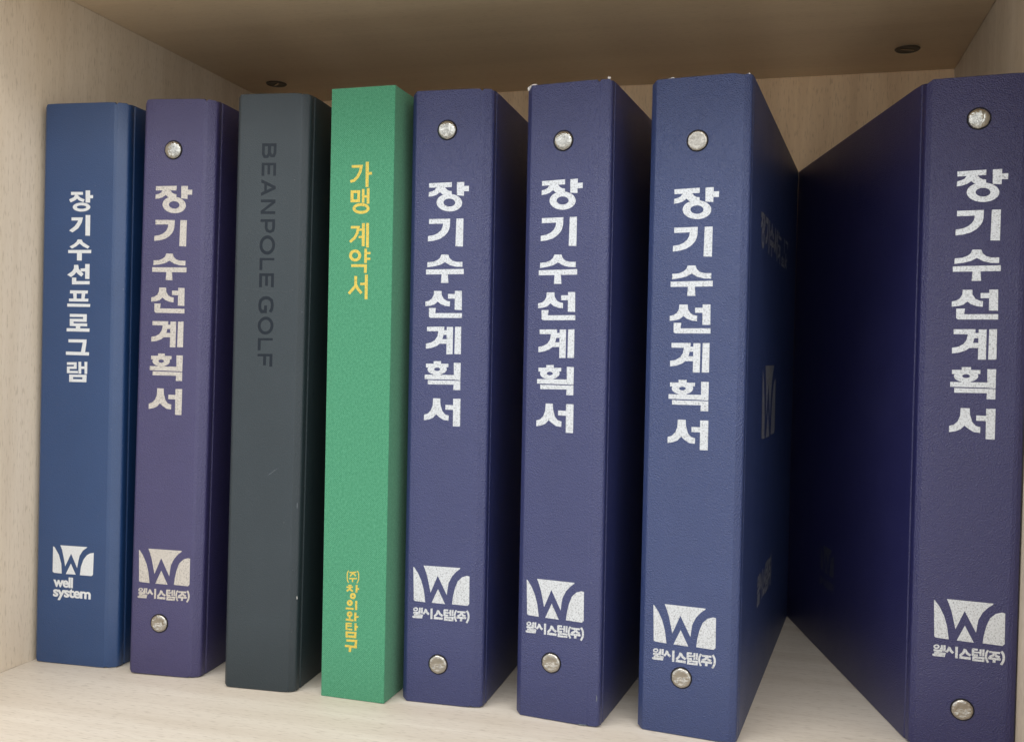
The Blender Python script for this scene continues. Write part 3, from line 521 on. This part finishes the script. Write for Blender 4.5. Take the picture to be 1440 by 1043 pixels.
GOLD_COMPANY = [['strip',[(14.24,65.86),(14.16,65.73),(14.04,65.55),(13.88,65.32),(13.72,65.03),(13.58,64.68),(13.49,64.29),(13.44,63.82),(13.43,63.27),(13.43,62.68),(13.45,62.08),(13.49,61.53),(13.55,61.07),(13.65,60.67),(13.79,60.33),(13.94,60.04),(14.1,59.8),(14.22,59.62),(14.3,59.48)],[(14.74,65.63),(14.65,65.48),(14.51,65.3),(14.38,65.09),(14.24,64.85),(14.13,64.57),(14.06,64.25),(14.02,63.83),(14.0,63.3),(14.0,62.73),(14.02,62.15),(14.06,61.62),(14.12,61.19),(14.2,60.86),(14.32,60.57),(14.45,60.32),(14.59,60.1),(14.72,59.91),(14.81,59.76)]],['strip',[(14.98,64.55),(18.81,64.98)],[(14.95,65.23),(18.77,65.66)]],['strip',[(16.55,65.05),(14.98,63.19)],[(17.17,64.63),(15.6,62.77)]],['strip',[(16.57,64.57),(18.2,63.09)],[(17.15,65.11),(18.78,63.63)]],['strip',[(14.81,61.42),(19.09,61.79)],[(14.79,62.15),(19.08,62.52)]],['strip',[(16.34,61.93),(16.32,60.1)],[(17.14,61.98),(17.12,60.14)]],['strip',[(19.0,65.87),(19.1,65.75),(19.24,65.6),(19.38,65.44),(19.52,65.25),(19.64,65.02),(19.72,64.72),(19.78,64.32),(19.82,63.81),(19.85,63.24),(19.85,62.67),(19.83,62.13),(19.78,61.69),(19.69,61.31),(19.55,60.95),(19.38,60.62),(19.2,60.32),(19.05,60.06),(18.94,59.86)],[(19.47,66.2),(19.55,66.09),(19.68,65.96),(19.85,65.77),(20.02,65.53),(20.17,65.23),(20.28,64.86),(20.35,64.41),(20.39,63.88),(20.42,63.29),(20.42,62.7),(20.4,62.14),(20.35,61.64),(20.24,61.2),(20.07,60.78),(19.88,60.41),(19.7,60.1),(19.55,59.84),(19.44,59.66)]],['strip',[(14.42,57.85),(16.31,58.02)],[(14.41,58.53),(16.29,58.7)]],['strip',[(13.46,56.88),(17.01,57.19)],[(13.45,57.66),(17.0,57.97)]],['strip',[(15.02,57.44),(14.46,56.52),(13.29,55.58)],[(15.91,57.03),(15.25,55.95),(13.93,54.89)]],['strip',[(14.87,56.57),(15.51,55.7),(16.76,55.03)],[(15.73,57.14),(16.26,56.43),(17.33,55.85)]],['strip',[(18.55,58.88),(18.52,54.85)],[(19.63,58.95),(19.6,54.92)]],['strip',[(19.31,56.4),(20.57,56.51)],[(19.3,57.29),(20.55,57.4)]],['ring',[(18.75,53.18),(18.74,52.93),(18.68,52.68),(18.59,52.43),(18.45,52.2),(18.29,52.0),(18.1,51.81),(17.88,51.66),(17.64,51.54),(17.39,51.46),(17.13,51.41),(16.87,51.41),(16.61,51.45),(16.37,51.52),(16.15,51.63),(15.95,51.78),(15.77,51.96),(15.63,52.16),(15.53,52.39),(15.46,52.63),(15.44,52.88),(15.45,53.14),(15.51,53.39),(15.6,53.64),(15.73,53.87),(15.9,54.07),(16.09,54.26),(16.31,54.41),(16.55,54.53),(16.8,54.61),(17.06,54.65),(17.32,54.66),(17.58,54.62),(17.82,54.54),(18.04,54.43),(18.24,54.28),(18.42,54.11),(18.56,53.9),(18.66,53.68),(18.73,53.44)],[(17.61,53.08),(17.61,53.01),(17.59,52.93),(17.56,52.86),(17.52,52.8),(17.47,52.73),(17.41,52.68),(17.34,52.64),(17.26,52.6),(17.19,52.58),(17.11,52.56),(17.02,52.56),(16.95,52.57),(16.87,52.59),(16.8,52.63),(16.74,52.67),(16.69,52.72),(16.64,52.78),(16.61,52.84),(16.59,52.91),(16.58,52.99),(16.59,53.06),(16.6,53.14),(16.63,53.21),(16.67,53.27),(16.73,53.33),(16.79,53.39),(16.85,53.43),(16.93,53.47),(17.01,53.49),(17.09,53.5),(17.17,53.51),(17.25,53.5),(17.32,53.47),(17.39,53.44),(17.45,53.4),(17.51,53.35),(17.55,53.29),(17.58,53.22),(17.6,53.15)]],['ring',[(17.11,49.53),(17.09,49.27),(17.04,49.02),(16.94,48.77),(16.81,48.55),(16.65,48.34),(16.45,48.15),(16.23,48.0),(15.99,47.88),(15.74,47.8),(15.48,47.75),(15.22,47.75),(14.97,47.78),(14.73,47.86),(14.5,47.97),(14.3,48.12),(14.13,48.29),(13.98,48.5),(13.88,48.73),(13.81,48.97),(13.79,49.22),(13.8,49.48),(13.86,49.73),(13.95,49.97),(14.09,50.2),(14.25,50.41),(14.45,50.6),(14.67,50.75),(14.91,50.87),(15.16,50.95),(15.42,51.0),(15.68,51.0),(15.93,50.96),(16.17,50.89),(16.4,50.78),(16.6,50.63),(16.77,50.45),(16.91,50.25),(17.02,50.02),(17.08,49.78)],[(15.91,49.42),(15.9,49.35),(15.89,49.28),(15.86,49.22),(15.83,49.16),(15.78,49.11),(15.73,49.06),(15.67,49.02),(15.6,48.99),(15.53,48.97),(15.46,48.95),(15.39,48.95),(15.32,48.96),(15.25,48.98),(15.19,49.01),(15.13,49.05),(15.08,49.09),(15.05,49.15),(15.02,49.2),(15.0,49.27),(14.99,49.33),(15.0,49.4),(15.01,49.46),(15.04,49.53),(15.07,49.59),(15.12,49.64),(15.17,49.69),(15.23,49.73),(15.3,49.76),(15.37,49.78),(15.44,49.79),(15.51,49.79),(15.58,49.78),(15.65,49.77),(15.71,49.74),(15.77,49.7),(15.82,49.65),(15.85,49.6),(15.88,49.54),(15.9,49.48)]],['strip',[(13.13,45.9),(17.6,46.07)],[(13.18,46.85),(17.65,47.01)]],['strip',[(18.43,50.71),(18.41,46.0)],[(19.63,50.79),(19.61,46.09)]],['ring',[(17.05,43.76),(17.04,43.53),(16.98,43.3),(16.89,43.08),(16.77,42.87),(16.61,42.68),(16.42,42.51),(16.21,42.37),(15.98,42.26),(15.73,42.18),(15.48,42.14),(15.23,42.13),(14.98,42.16),(14.75,42.23),(14.53,42.33),(14.34,42.46),(14.17,42.62),(14.04,42.8),(13.93,43.01),(13.87,43.22),(13.85,43.45),(13.86,43.68),(13.92,43.91),(14.01,44.14),(14.14,44.34),(14.3,44.53),(14.48,44.7),(14.7,44.84),(14.93,44.95),(15.17,45.03),(15.42,45.07),(15.67,45.08),(15.92,45.05),(16.15,44.98),(16.37,44.88),(16.56,44.75),(16.73,44.59),(16.87,44.41),(16.97,44.21),(17.03,43.99)],[(15.91,43.65),(15.91,43.58),(15.89,43.52),(15.86,43.46),(15.83,43.4),(15.78,43.34),(15.73,43.29),(15.67,43.25),(15.6,43.22),(15.53,43.2),(15.46,43.19),(15.39,43.19),(15.32,43.19),(15.25,43.21),(15.19,43.24),(15.13,43.28),(15.09,43.32),(15.05,43.38),(15.02,43.44),(15.0,43.5),(14.99,43.56),(15.0,43.63),(15.01,43.69),(15.04,43.76),(15.08,43.82),(15.12,43.87),(15.18,43.92),(15.24,43.96),(15.3,43.99),(15.37,44.01),(15.44,44.03),(15.52,44.03),(15.59,44.02),(15.65,44.0),(15.71,43.97),(15.77,43.93),(15.82,43.89),(15.86,43.84),(15.88,43.78),(15.9,43.72)]],['strip',[(14.96,42.35),(14.99,40.89)],[(15.99,42.45),(16.02,40.99)]],['strip',[(13.2,40.22),(17.62,40.08)],[(13.34,41.22),(17.76,41.07)]],['strip',[(18.09,44.76),(18.07,40.31)],[(19.29,44.85),(19.27,40.4)]],['strip',[(18.92,42.19),(20.46,42.34)],[(18.9,43.07),(20.44,43.22)]],['strip',[(13.3,38.25),(16.74,38.49)],[(13.32,39.1),(16.76,39.33)]],['strip',[(13.84,37.1),(16.77,37.29)],[(13.86,37.84),(16.78,38.02)]],['strip',[(13.33,35.37),(17.12,35.44)],[(13.4,36.21),(17.19,36.28)]],['strip',[(13.28,38.93),(13.35,35.37)],[(14.25,39.03),(14.32,35.47)]],['strip',[(18.32,39.3),(18.23,35.36)],[(19.52,39.37),(19.42,35.44)]],['strip',[(18.98,37.06),(20.23,37.09)],[(19.05,37.96),(20.3,37.98)]],['ring',[(13.39,34.69),(19.52,34.84),(19.36,31.68),(13.45,31.55)],[(14.68,33.67),(18.23,33.77),(18.07,32.91),(14.69,32.78)]],['strip',[(13.87,29.44),(18.7,29.71),(18.47,27.57)],[(13.91,30.59),(20.07,30.94),(19.72,27.57)]],['strip',[(13.07,26.62),(19.84,26.55)],[(13.21,27.79),(19.97,27.71)]],['strip',[(15.44,26.97),(15.27,24.28)],[(16.82,27.02),(16.64,24.33)]]]
GRAY_TEXT = [['strip',[(14.45,283.77),(22.39,283.68)],[(14.45,282.32),(22.4,282.23)]],['strip',[(22.4,282.95),(22.42,278.6),(21.5,276.59),(19.34,276.61),(17.93,278.57),(17.91,283.0)],[(20.89,282.97),(20.91,278.92),(20.51,278.05),(20.12,278.05),(19.44,279.01),(19.42,282.98)]],['strip',[(19.19,282.99),(19.21,278.2),(17.94,276.16),(15.61,276.18),(14.47,278.27),(14.45,283.04)],[(17.68,283.0),(17.7,278.62),(17.07,277.62),(16.52,277.63),(15.98,278.61),(15.97,283.02)]],['strip',[(14.48,273.73),(22.45,273.66)],[(14.49,272.45),(22.46,272.39)]],['strip',[(16.0,273.08),(16.03,267.05)],[(14.49,273.09),(14.51,267.06)]],['strip',[(19.2,273.05),(19.22,267.7)],[(17.76,273.07),(17.78,267.71)]],['strip',[(22.46,273.03),(22.49,267.02)],[(20.95,273.04),(20.98,267.02)]],['poly',[(14.51,265.26),(14.52,263.54),(22.53,260.07),(22.52,261.62)]],['poly',[(14.53,258.37),(14.54,256.64),(22.53,260.24),(22.52,261.79)]],['strip',[(17.6,263.1),(17.62,258.79)],[(16.24,263.1),(16.26,258.79)]],['strip',[(14.55,254.81),(22.56,254.8)],[(14.55,253.38),(22.57,253.37)]],['strip',[(14.57,248.77),(22.6,248.78)],[(14.57,247.34),(22.61,247.35)]],['poly',[(22.56,254.84),(22.57,253.18),(14.57,247.3),(14.57,248.96)]],['strip',[(14.58,244.63),(22.62,244.65)],[(14.58,243.26),(22.63,243.29)]],['strip',[(22.63,243.97),(22.65,240.16),(22.19,238.32),(20.11,237.48),(17.89,238.25),(17.06,240.08),(17.04,243.95)],[(21.1,243.96),(21.12,240.31),(20.87,239.28),(20.07,238.96),(19.06,239.31),(18.59,240.35),(18.57,243.95)]],['ring',[(18.69,226.35),(19.36,226.42),(20.01,226.61),(20.63,226.91),(21.2,227.32),(21.71,227.84),(22.14,228.43),(22.49,229.1),(22.74,229.82),(22.89,230.58),(22.94,231.36),(22.88,232.13),(22.72,232.89),(22.46,233.61),(22.11,234.27),(21.67,234.86),(21.16,235.36),(20.59,235.76),(19.97,236.06),(19.31,236.24),(18.65,236.29),(17.98,236.23),(17.33,236.04),(16.71,235.74),(16.13,235.33),(15.63,234.82),(15.19,234.22),(14.84,233.55),(14.59,232.83),(14.43,232.07),(14.38,231.29),(14.44,230.51),(14.6,229.75),(14.86,229.03),(15.21,228.37),(15.65,227.78),(16.17,227.28),(16.74,226.88),(17.36,226.58),(18.02,226.41)],[(18.68,228.04),(19.11,228.09),(19.53,228.21),(19.93,228.41),(20.29,228.68),(20.62,229.02),(20.9,229.41),(21.12,229.85),(21.28,230.33),(21.38,230.83),(21.41,231.34),(21.37,231.86),(21.27,232.36),(21.1,232.83),(20.88,233.27),(20.6,233.66),(20.27,233.99),(19.9,234.25),(19.5,234.45),(19.08,234.57),(18.65,234.6),(18.22,234.56),(17.81,234.44),(17.41,234.24),(17.04,233.97),(16.72,233.63),(16.44,233.24),(16.21,232.79),(16.05,232.32),(15.95,231.82),(15.92,231.3),(15.96,230.79),(16.06,230.29),(16.23,229.81),(16.45,229.38),(16.73,228.99),(17.06,228.65),(17.43,228.39),(17.83,228.19),(18.25,228.08)]],['strip',[(14.65,224.6),(22.74,224.68)],[(14.65,223.42),(22.74,223.5)]],['strip',[(16.19,224.02),(16.21,218.41)],[(14.65,224.01),(14.67,218.39)]],['strip',[(14.67,216.67),(22.78,216.78)],[(14.68,215.3),(22.79,215.42)]],['strip',[(16.22,216.01),(16.25,209.53)],[(14.68,215.99),(14.7,209.5)]],['strip',[(19.47,216.05),(19.5,210.3)],[(18.01,216.03),(18.03,210.28)]],['strip',[(22.79,216.1),(22.83,209.63)],[(21.25,216.08),(21.28,209.61)]],['strip',[(20.46,197.24),(21.33,198.67),(21.53,200.51),(21.13,202.24),(19.97,203.07),(18.79,203.26),(17.48,203.02),(16.47,202.17),(16.09,200.41),(16.3,198.57),(16.79,197.8),(17.8,197.82),(17.79,200.05)],[(21.76,196.34),(22.82,198.1),(23.09,200.64),(22.49,203.27),(20.55,204.66),(18.8,204.94),(16.85,204.6),(15.09,203.11),(14.51,200.48),(14.8,197.94),(15.96,196.11),(19.36,196.18),(19.34,200.08)]],['ring',[(18.88,185.08),(19.56,185.15),(20.22,185.34),(20.85,185.63),(21.42,186.03),(21.94,186.51),(22.38,187.07),(22.73,187.7),(22.98,188.37),(23.14,189.08),(23.19,189.81),(23.13,190.53),(22.97,191.23),(22.7,191.89),(22.34,192.5),(21.9,193.04),(21.38,193.5),(20.8,193.87),(20.18,194.13),(19.51,194.29),(18.84,194.33),(18.16,194.26),(17.5,194.07),(16.87,193.78),(16.29,193.39),(15.78,192.91),(15.34,192.34),(14.98,191.72),(14.73,191.04),(14.57,190.33),(14.52,189.6),(14.57,188.88),(14.74,188.18),(15.0,187.51),(15.36,186.9),(15.8,186.36),(16.32,185.9),(16.91,185.54),(17.54,185.27),(18.2,185.12)],[(18.87,186.65),(19.31,186.7),(19.73,186.82),(20.13,187.02),(20.5,187.28),(20.83,187.59),(21.12,187.96),(21.34,188.38),(21.5,188.82),(21.6,189.29),(21.64,189.77),(21.6,190.25),(21.49,190.71),(21.33,191.15),(21.1,191.55),(20.81,191.91),(20.48,192.21),(20.11,192.45),(19.7,192.63),(19.28,192.73),(18.84,192.76),(18.41,192.71),(17.99,192.59),(17.58,192.4),(17.21,192.14),(16.88,191.82),(16.6,191.45),(16.37,191.03),(16.21,190.59),(16.11,190.12),(16.08,189.64),(16.11,189.16),(16.22,188.7),(16.38,188.26),(16.61,187.86),(16.9,187.5),(17.23,187.2),(17.61,186.95),(18.01,186.78),(18.44,186.68)]],['strip',[(14.79,183.14),(22.98,183.35)],[(14.79,181.93),(22.99,182.14)]],['strip',[(16.35,182.58),(16.37,176.84)],[(14.79,182.54),(14.81,176.79)]],['strip',[(14.81,174.96),(23.03,175.19)],[(14.82,173.7),(23.03,173.94)]],['strip',[(19.54,174.46),(19.57,169.17)],[(17.98,174.42),(18.01,169.13)]],['strip',[(23.03,174.56),(23.06,168.62)],[(21.47,174.52),(21.5,168.57)]]]


# ------------------------------------------------------------------ the row, left to right
b1 = binder("ring_binder", "steel blue binder at the left wall, first in the row, small logo with English words", "binder",
            -133.3, -9.0, 3.77, .136, 50.6, 310.5, M_STEEL, 1.8, 1.4, 6.0, 3.4, 0.2, 5, D=242, group=TITLE_GROUP, rad=(1.6, 1.6, 1.4, 2.6))
letters("title_lettering", TITLE_B1, M_WHITE_FOIL, b1)
letters("logo_emblem", EMBLEM_B1, M_WHITE_FOIL, b1)

b2 = binder("ring_binder", "navy binder with a violet sheen tint, second from the left, between the steel blue and the gray one", "binder",
            -71.95, -8.95, 6.24, .662, 40.8, 310, M_NAVY_SHEEN_PURPLE, 1.6, 1.6, 5.2, 3.0, 5, 4.6, D=240, group=TITLE_GROUP)
b3 = binder("ring_binder", "plain slate gray binder with dark pressed lettering, left of the green one", "binder",
            -12.5, -10.6, 4.65, .296, 39.6, 309.6, M_GRAY, 1.8, 1.8, 3.8, 2.4, 4, 3.6, D=240, group=TITLE_GROUP, groove=False, rad=(2, 2, 2.2, 2.2), notch_amt=.7)
letters("pressed_lettering", GRAY_TEXT, M_PRESS, b3)

g4 = binder("book_box", "bright green cloth covered file with gold lettering", "file",
            41.26, -5.36, -1.16, -.208, 35.3, 311.2, M_GREEN, 0, 0, 0, 0, -1.16, -1.16, D=240, rad=(.5, .5, .5, .5), groove=False, rz=.35)
letters("title_lettering", GOLD_TITLE, M_GOLD, g4)
letters("company_lettering", GOLD_COMPANY, M_GOLD, g4)

b5 = binder("ring_binder", "navy binder directly right of the green cloth file, third of the narrow navy ones", "binder",
            82.9, 1.5, 2.39, -.286, 42.5, 310, M_NAVY, 2.6, 2.2, 5.8, 1.9, .2, 0.6, D=238, group=TITLE_GROUP)
b6 = binder("ring_binder", "navy binder with chipped white top corners and torn lower right edge, centre right", "binder",
            142.65, 2.4, -7.02, -.293, 43.5, 310, M_NAVY, 2.9, 2.5, 6.3, 1.2, -3, -5.4, D=238, group=TITLE_GROUP)
b7 = binder("ring_binder", "navy binder with the bluest sheen tint, large lettering faintly shining on its visible right cover", "binder",
            202.9, 3.7, -6.30, -.18, 47.3, 310, M_NAVY_SHEEN_BLUE, 2.9, 2.6, 3.6, 1.8, -5, -5.65, D=243.4, DL=240, group=TITLE_GROUP, groove=False)
b8 = binder("ring_binder", "navy binder with a plum sheen tint at the far right, its long left cover splayed open towards the back", "binder",
            327.4, 26.2, -5.92, -.145, 44.6, 310, M_NAVY_SHEEN_WARM, 2.8, 1.4, 3.2, 1.6, 13.88, -.3, D=215, DL=223, group=TITLE_GROUP)

#  binder, title offset, logo offset, rivets, foil
for b, ot, oe, rv, mt in (
        (b2, (-4.3, 5.75), (-2.6, 6.8), ((17.66, 282.6), (17.5, 28.3)), M_FOIL_WARM),
        (b5, (-2.5, 5.7), (-1.8, 8.5), ((19.0, 289.6), (19.3, 20.4)), M_FOIL),
        (b6, (-3.4, 5.25), (-1.9, 7.0), ((19.7, 281.7), (18.8, 28.2)), M_FOIL),
        (b7, (0, 0), (0, 0), ((22.8, 279.7), (21.2, 27.5)), M_FOIL),
        (b8, (1.65, 9.2), (2.3, 8.6), ((22.4, 290.3), (22.5, 19.9)), M_FOIL)):
    letters("title_lettering", TITLE, mt, b, ot)
    letters("logo_emblem", EMBLEM, mt, b, oe)
    letters("company_lettering", COMPANY, mt, b, oe)
    top = rivet(b, *rv[0], dome=b is not b7, mat=M_RIVET_DULL if b is b7 else M_RIVET)
    bot = rivet(b, *rv[1], dome=False, mat=M_RIVET_DULL)

# "well system" under the first emblem
def word(txt, u0, u1, v0, vx, parent, bold, lift=.03):
    cu = bpy.data.curves.new("word", 'FONT')
    cu.body = txt
    cu.size = 1
    cu.space_character = .93
    cu.offset = bold
    cu.resolution_u = 4
    o = bpy.data.objects.new("word", cu)
    C.objects.link(o)
    dg = bpy.context.evaluated_depsgraph_get()
    me = bpy.data.meshes.new_from_object(o.evaluated_get(dg))
    C.objects.unlink(o); bpy.data.objects.remove(o)
    xs = [v.co.x for v in me.vertices]
    s = (u1 - u0) / (max(xs) - min(xs))
    sv = vx
    x0 = min(xs)
    for v in me.vertices:
        v.co = Vector(((u0 + (v.co.x - x0) * s) / 1000, -lift / 1000, (v0 + v.co.y * sv) / 1000))
    me.materials.clear(); me.materials.append(M_WHITE_FOIL)
    me.name = "company_lettering"
    w = bpy.data.objects.new("company_lettering", me)
    C.objects.link(w); w.parent = parent
for _i, (_a, _b) in enumerate(((-.13, 0), (.13, 0), (0, .10), (0, -.10))):
    word("well", 11.6 + _a, 23.6 + _a, 43.0 + _b, 7.8, b1, .022, .03 + .002 * _i)
    word("system", 11.5 + _a, 34.8 + _a, 37.6 + _b, 7.8, b1, .022, .031 + .002 * _i)
# foil print on the two visible covers
def right_frame(b):
    I = root_info[b.name]
    B = I['B']
    d = Vector((-math.sin(B), math.cos(B))); nrm = Vector((math.cos(B), math.sin(B)))
    def f(u, v, lift):
        q = Vector((I['w'], I['dr'])) + d * u + nrm * (-lift)
        return (q.x / 1000, q.y / 1000, v / 1000)
    return f
def left_frame(b):
    I = root_info[b.name]
    A = I['A']
    d = Vector((-math.sin(A), math.cos(A))); nrm = Vector((-math.cos(A), -math.sin(A)))
    def f(u, v, lift):
        q = Vector((0, I['dl'])) + d * (260 - u) * 1.0 + nrm * (-lift)
        return (q.x / 1000, q.y / 1000, v / 1000)
    return f
# the cover title runs across: lay the seven characters out side by side
def glyph_cells(title):
    cuts = [0, 5, 7, 10, 13, 18, 25, 28]
    return [title[a:b] for a, b in zip(cuts, cuts[1:])]
cells = glyph_cells(TITLE)
row = []
W0, W1, V0, V1 = 42.0, 184.0, 235.0, 253.0
for i, g in enumerate(cells):
    ps = [p for it in g for q in it[1:] for p in q]
    u0, u1 = min(p[0] for p in ps), max(p[0] for p in ps)
    v0, v1 = min(p[1] for p in ps), max(p[1] for p in ps)
    cw = (W1 - W0) / 7
    a0 = W0 + i * cw + cw * .07
    fu, fv = cw * .86 / (u1 - u0), (V1 - V0) / (v1 - v0)
    row += [[it[0]] + [[(a0 + (p[0] - u0) * fu, V0 + (p[1] - v0) * fv) for p in q] for q in it[1:]] for it in g]
def refit(data, u0, u1, v0, v1):
    ps = [p for it in data for q in it[1:] for p in q]
    a0, a1 = min(p[0] for p in ps), max(p[0] for p in ps)
    c0, c1 = min(p[1] for p in ps), max(p[1] for p in ps)
    return [[it[0]] + [[(u0 + (p[0] - a0) / (a1 - a0) * (u1 - u0), v0 + (p[1] - c0) / (c1 - c0) * (v1 - v0)) for p in q] for q in it[1:]] for it in data]
F7 = right_frame(b7)
letters("cover_title", row, M_FOIL_COVER, b7, frame=F7)
letters("cover_emblem", refit(EMBLEM, 66, 130, 135.7, 175.3), M_FOIL_COVER, b7, frame=F7)
letters("cover_company", refit(COMPANY, 65, 131, 46, 66), M_FOIL_COVER, b7, frame=F7)
F8 = left_frame(b8)
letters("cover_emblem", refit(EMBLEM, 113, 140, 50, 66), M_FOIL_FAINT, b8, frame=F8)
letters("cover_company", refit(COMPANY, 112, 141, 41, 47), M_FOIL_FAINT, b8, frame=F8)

# wear: chipped corners, torn vinyl, scuffs
for u, n, v, s in ((.5, 2.2, 308.9, (.9, .8, 1.1)), (1.4, 1.6, 309.7, (.7, .7, .7)), (4.0, 1.0, 310.1, (1.6, .7, .55)), (41.8, 1.2, 310.2, (.9, .7, .7))):
    chip(b6, u, n, v, s)
chip(b6, 35.4, .5, -.0 + .5, (2.4, .7, .45), M_SCUFF, "torn_flap")
chip(b6, 42.0, .9, 14, (.25, .15, 1.4), M_SCUFF, "torn_flap")
for u, n, v, s in ((10.0, 1.2, 310.1, (1.0, .7, .5)), (8.6, 1.3, 310.0, (.5, .5, .35)), (45.6, 1.4, 309.3, (.5, .6, .5))):
    chip(b7, u, n, v, s)
chip(b3, 38.9, 2.2, 49.2, (.35, .25, .8), M_BOARD, "scuff")
chip(b3, 38.2, 1.4, 97.0, (.18, .12, 1.6), M_SCUFF, "scuff")
chip(b3, 38.6, 1.9, 132.0, (.15, .12, .8), M_SCUFF, "scuff")
chip(b8, .1, 4.5, 246, (.15, .25, .45), M_BOARD, "scuff")

M_RUB = plain('rubbed_gray', (.060, .072, .080, 1), .55)
def scratch(root, pts, w, mat=None, n=-.04):
    # a fine rubbed line along the spine face
    it = ['strip', [], []]
    for i, p in enumerate(pts):
        a = Vector(pts[max(i - 1, 0)]); b = Vector(pts[min(i + 1, len(pts) - 1)])
        d = (b - a).normalized(); q = Vector((-d.y, d.x)) * w / 2 * random.uniform(.4, 1.2) * (0.2 if i in (0, len(pts) - 1) else 1)
        it[1].append(tuple(Vector(p) + q)); it[2].append(tuple(Vector(p) - q))
    letters("scratch", [it], mat or M_SCUFF, root, y0=n)
scratch(b3, [(5.6 + k * 1.9, 208.6 - .10 * k + .5 * math.sin(k * .7)) for k in range(12)], .16, M_RUB)
scratch(b3, [(18 + k * 1.5, 207.0 + .11 * k * (1 if k < 6 else .4)) for k in range(11)], .13, M_RUB)
scratch(b3, [(8 + k * 1.6, 188 + k * 1.1 + .4 * math.sin(k)) for k in range(8)], .14, M_RUB)
scratch(b3, [(22 + k * 1.2, 112 + k * .9) for k in range(6)], .14)
for k in range(26):                                  # dust and nicks on the dark vinyl
    b = random.choice((b1, b2, b5, b6, b7, b8, b3))
    chip(b, random.uniform(5, 34), -.02, random.uniform(15, 300), (random.uniform(.08, .16), .04, random.uniform(.08, .22)), M_SCUFF, "scuff")
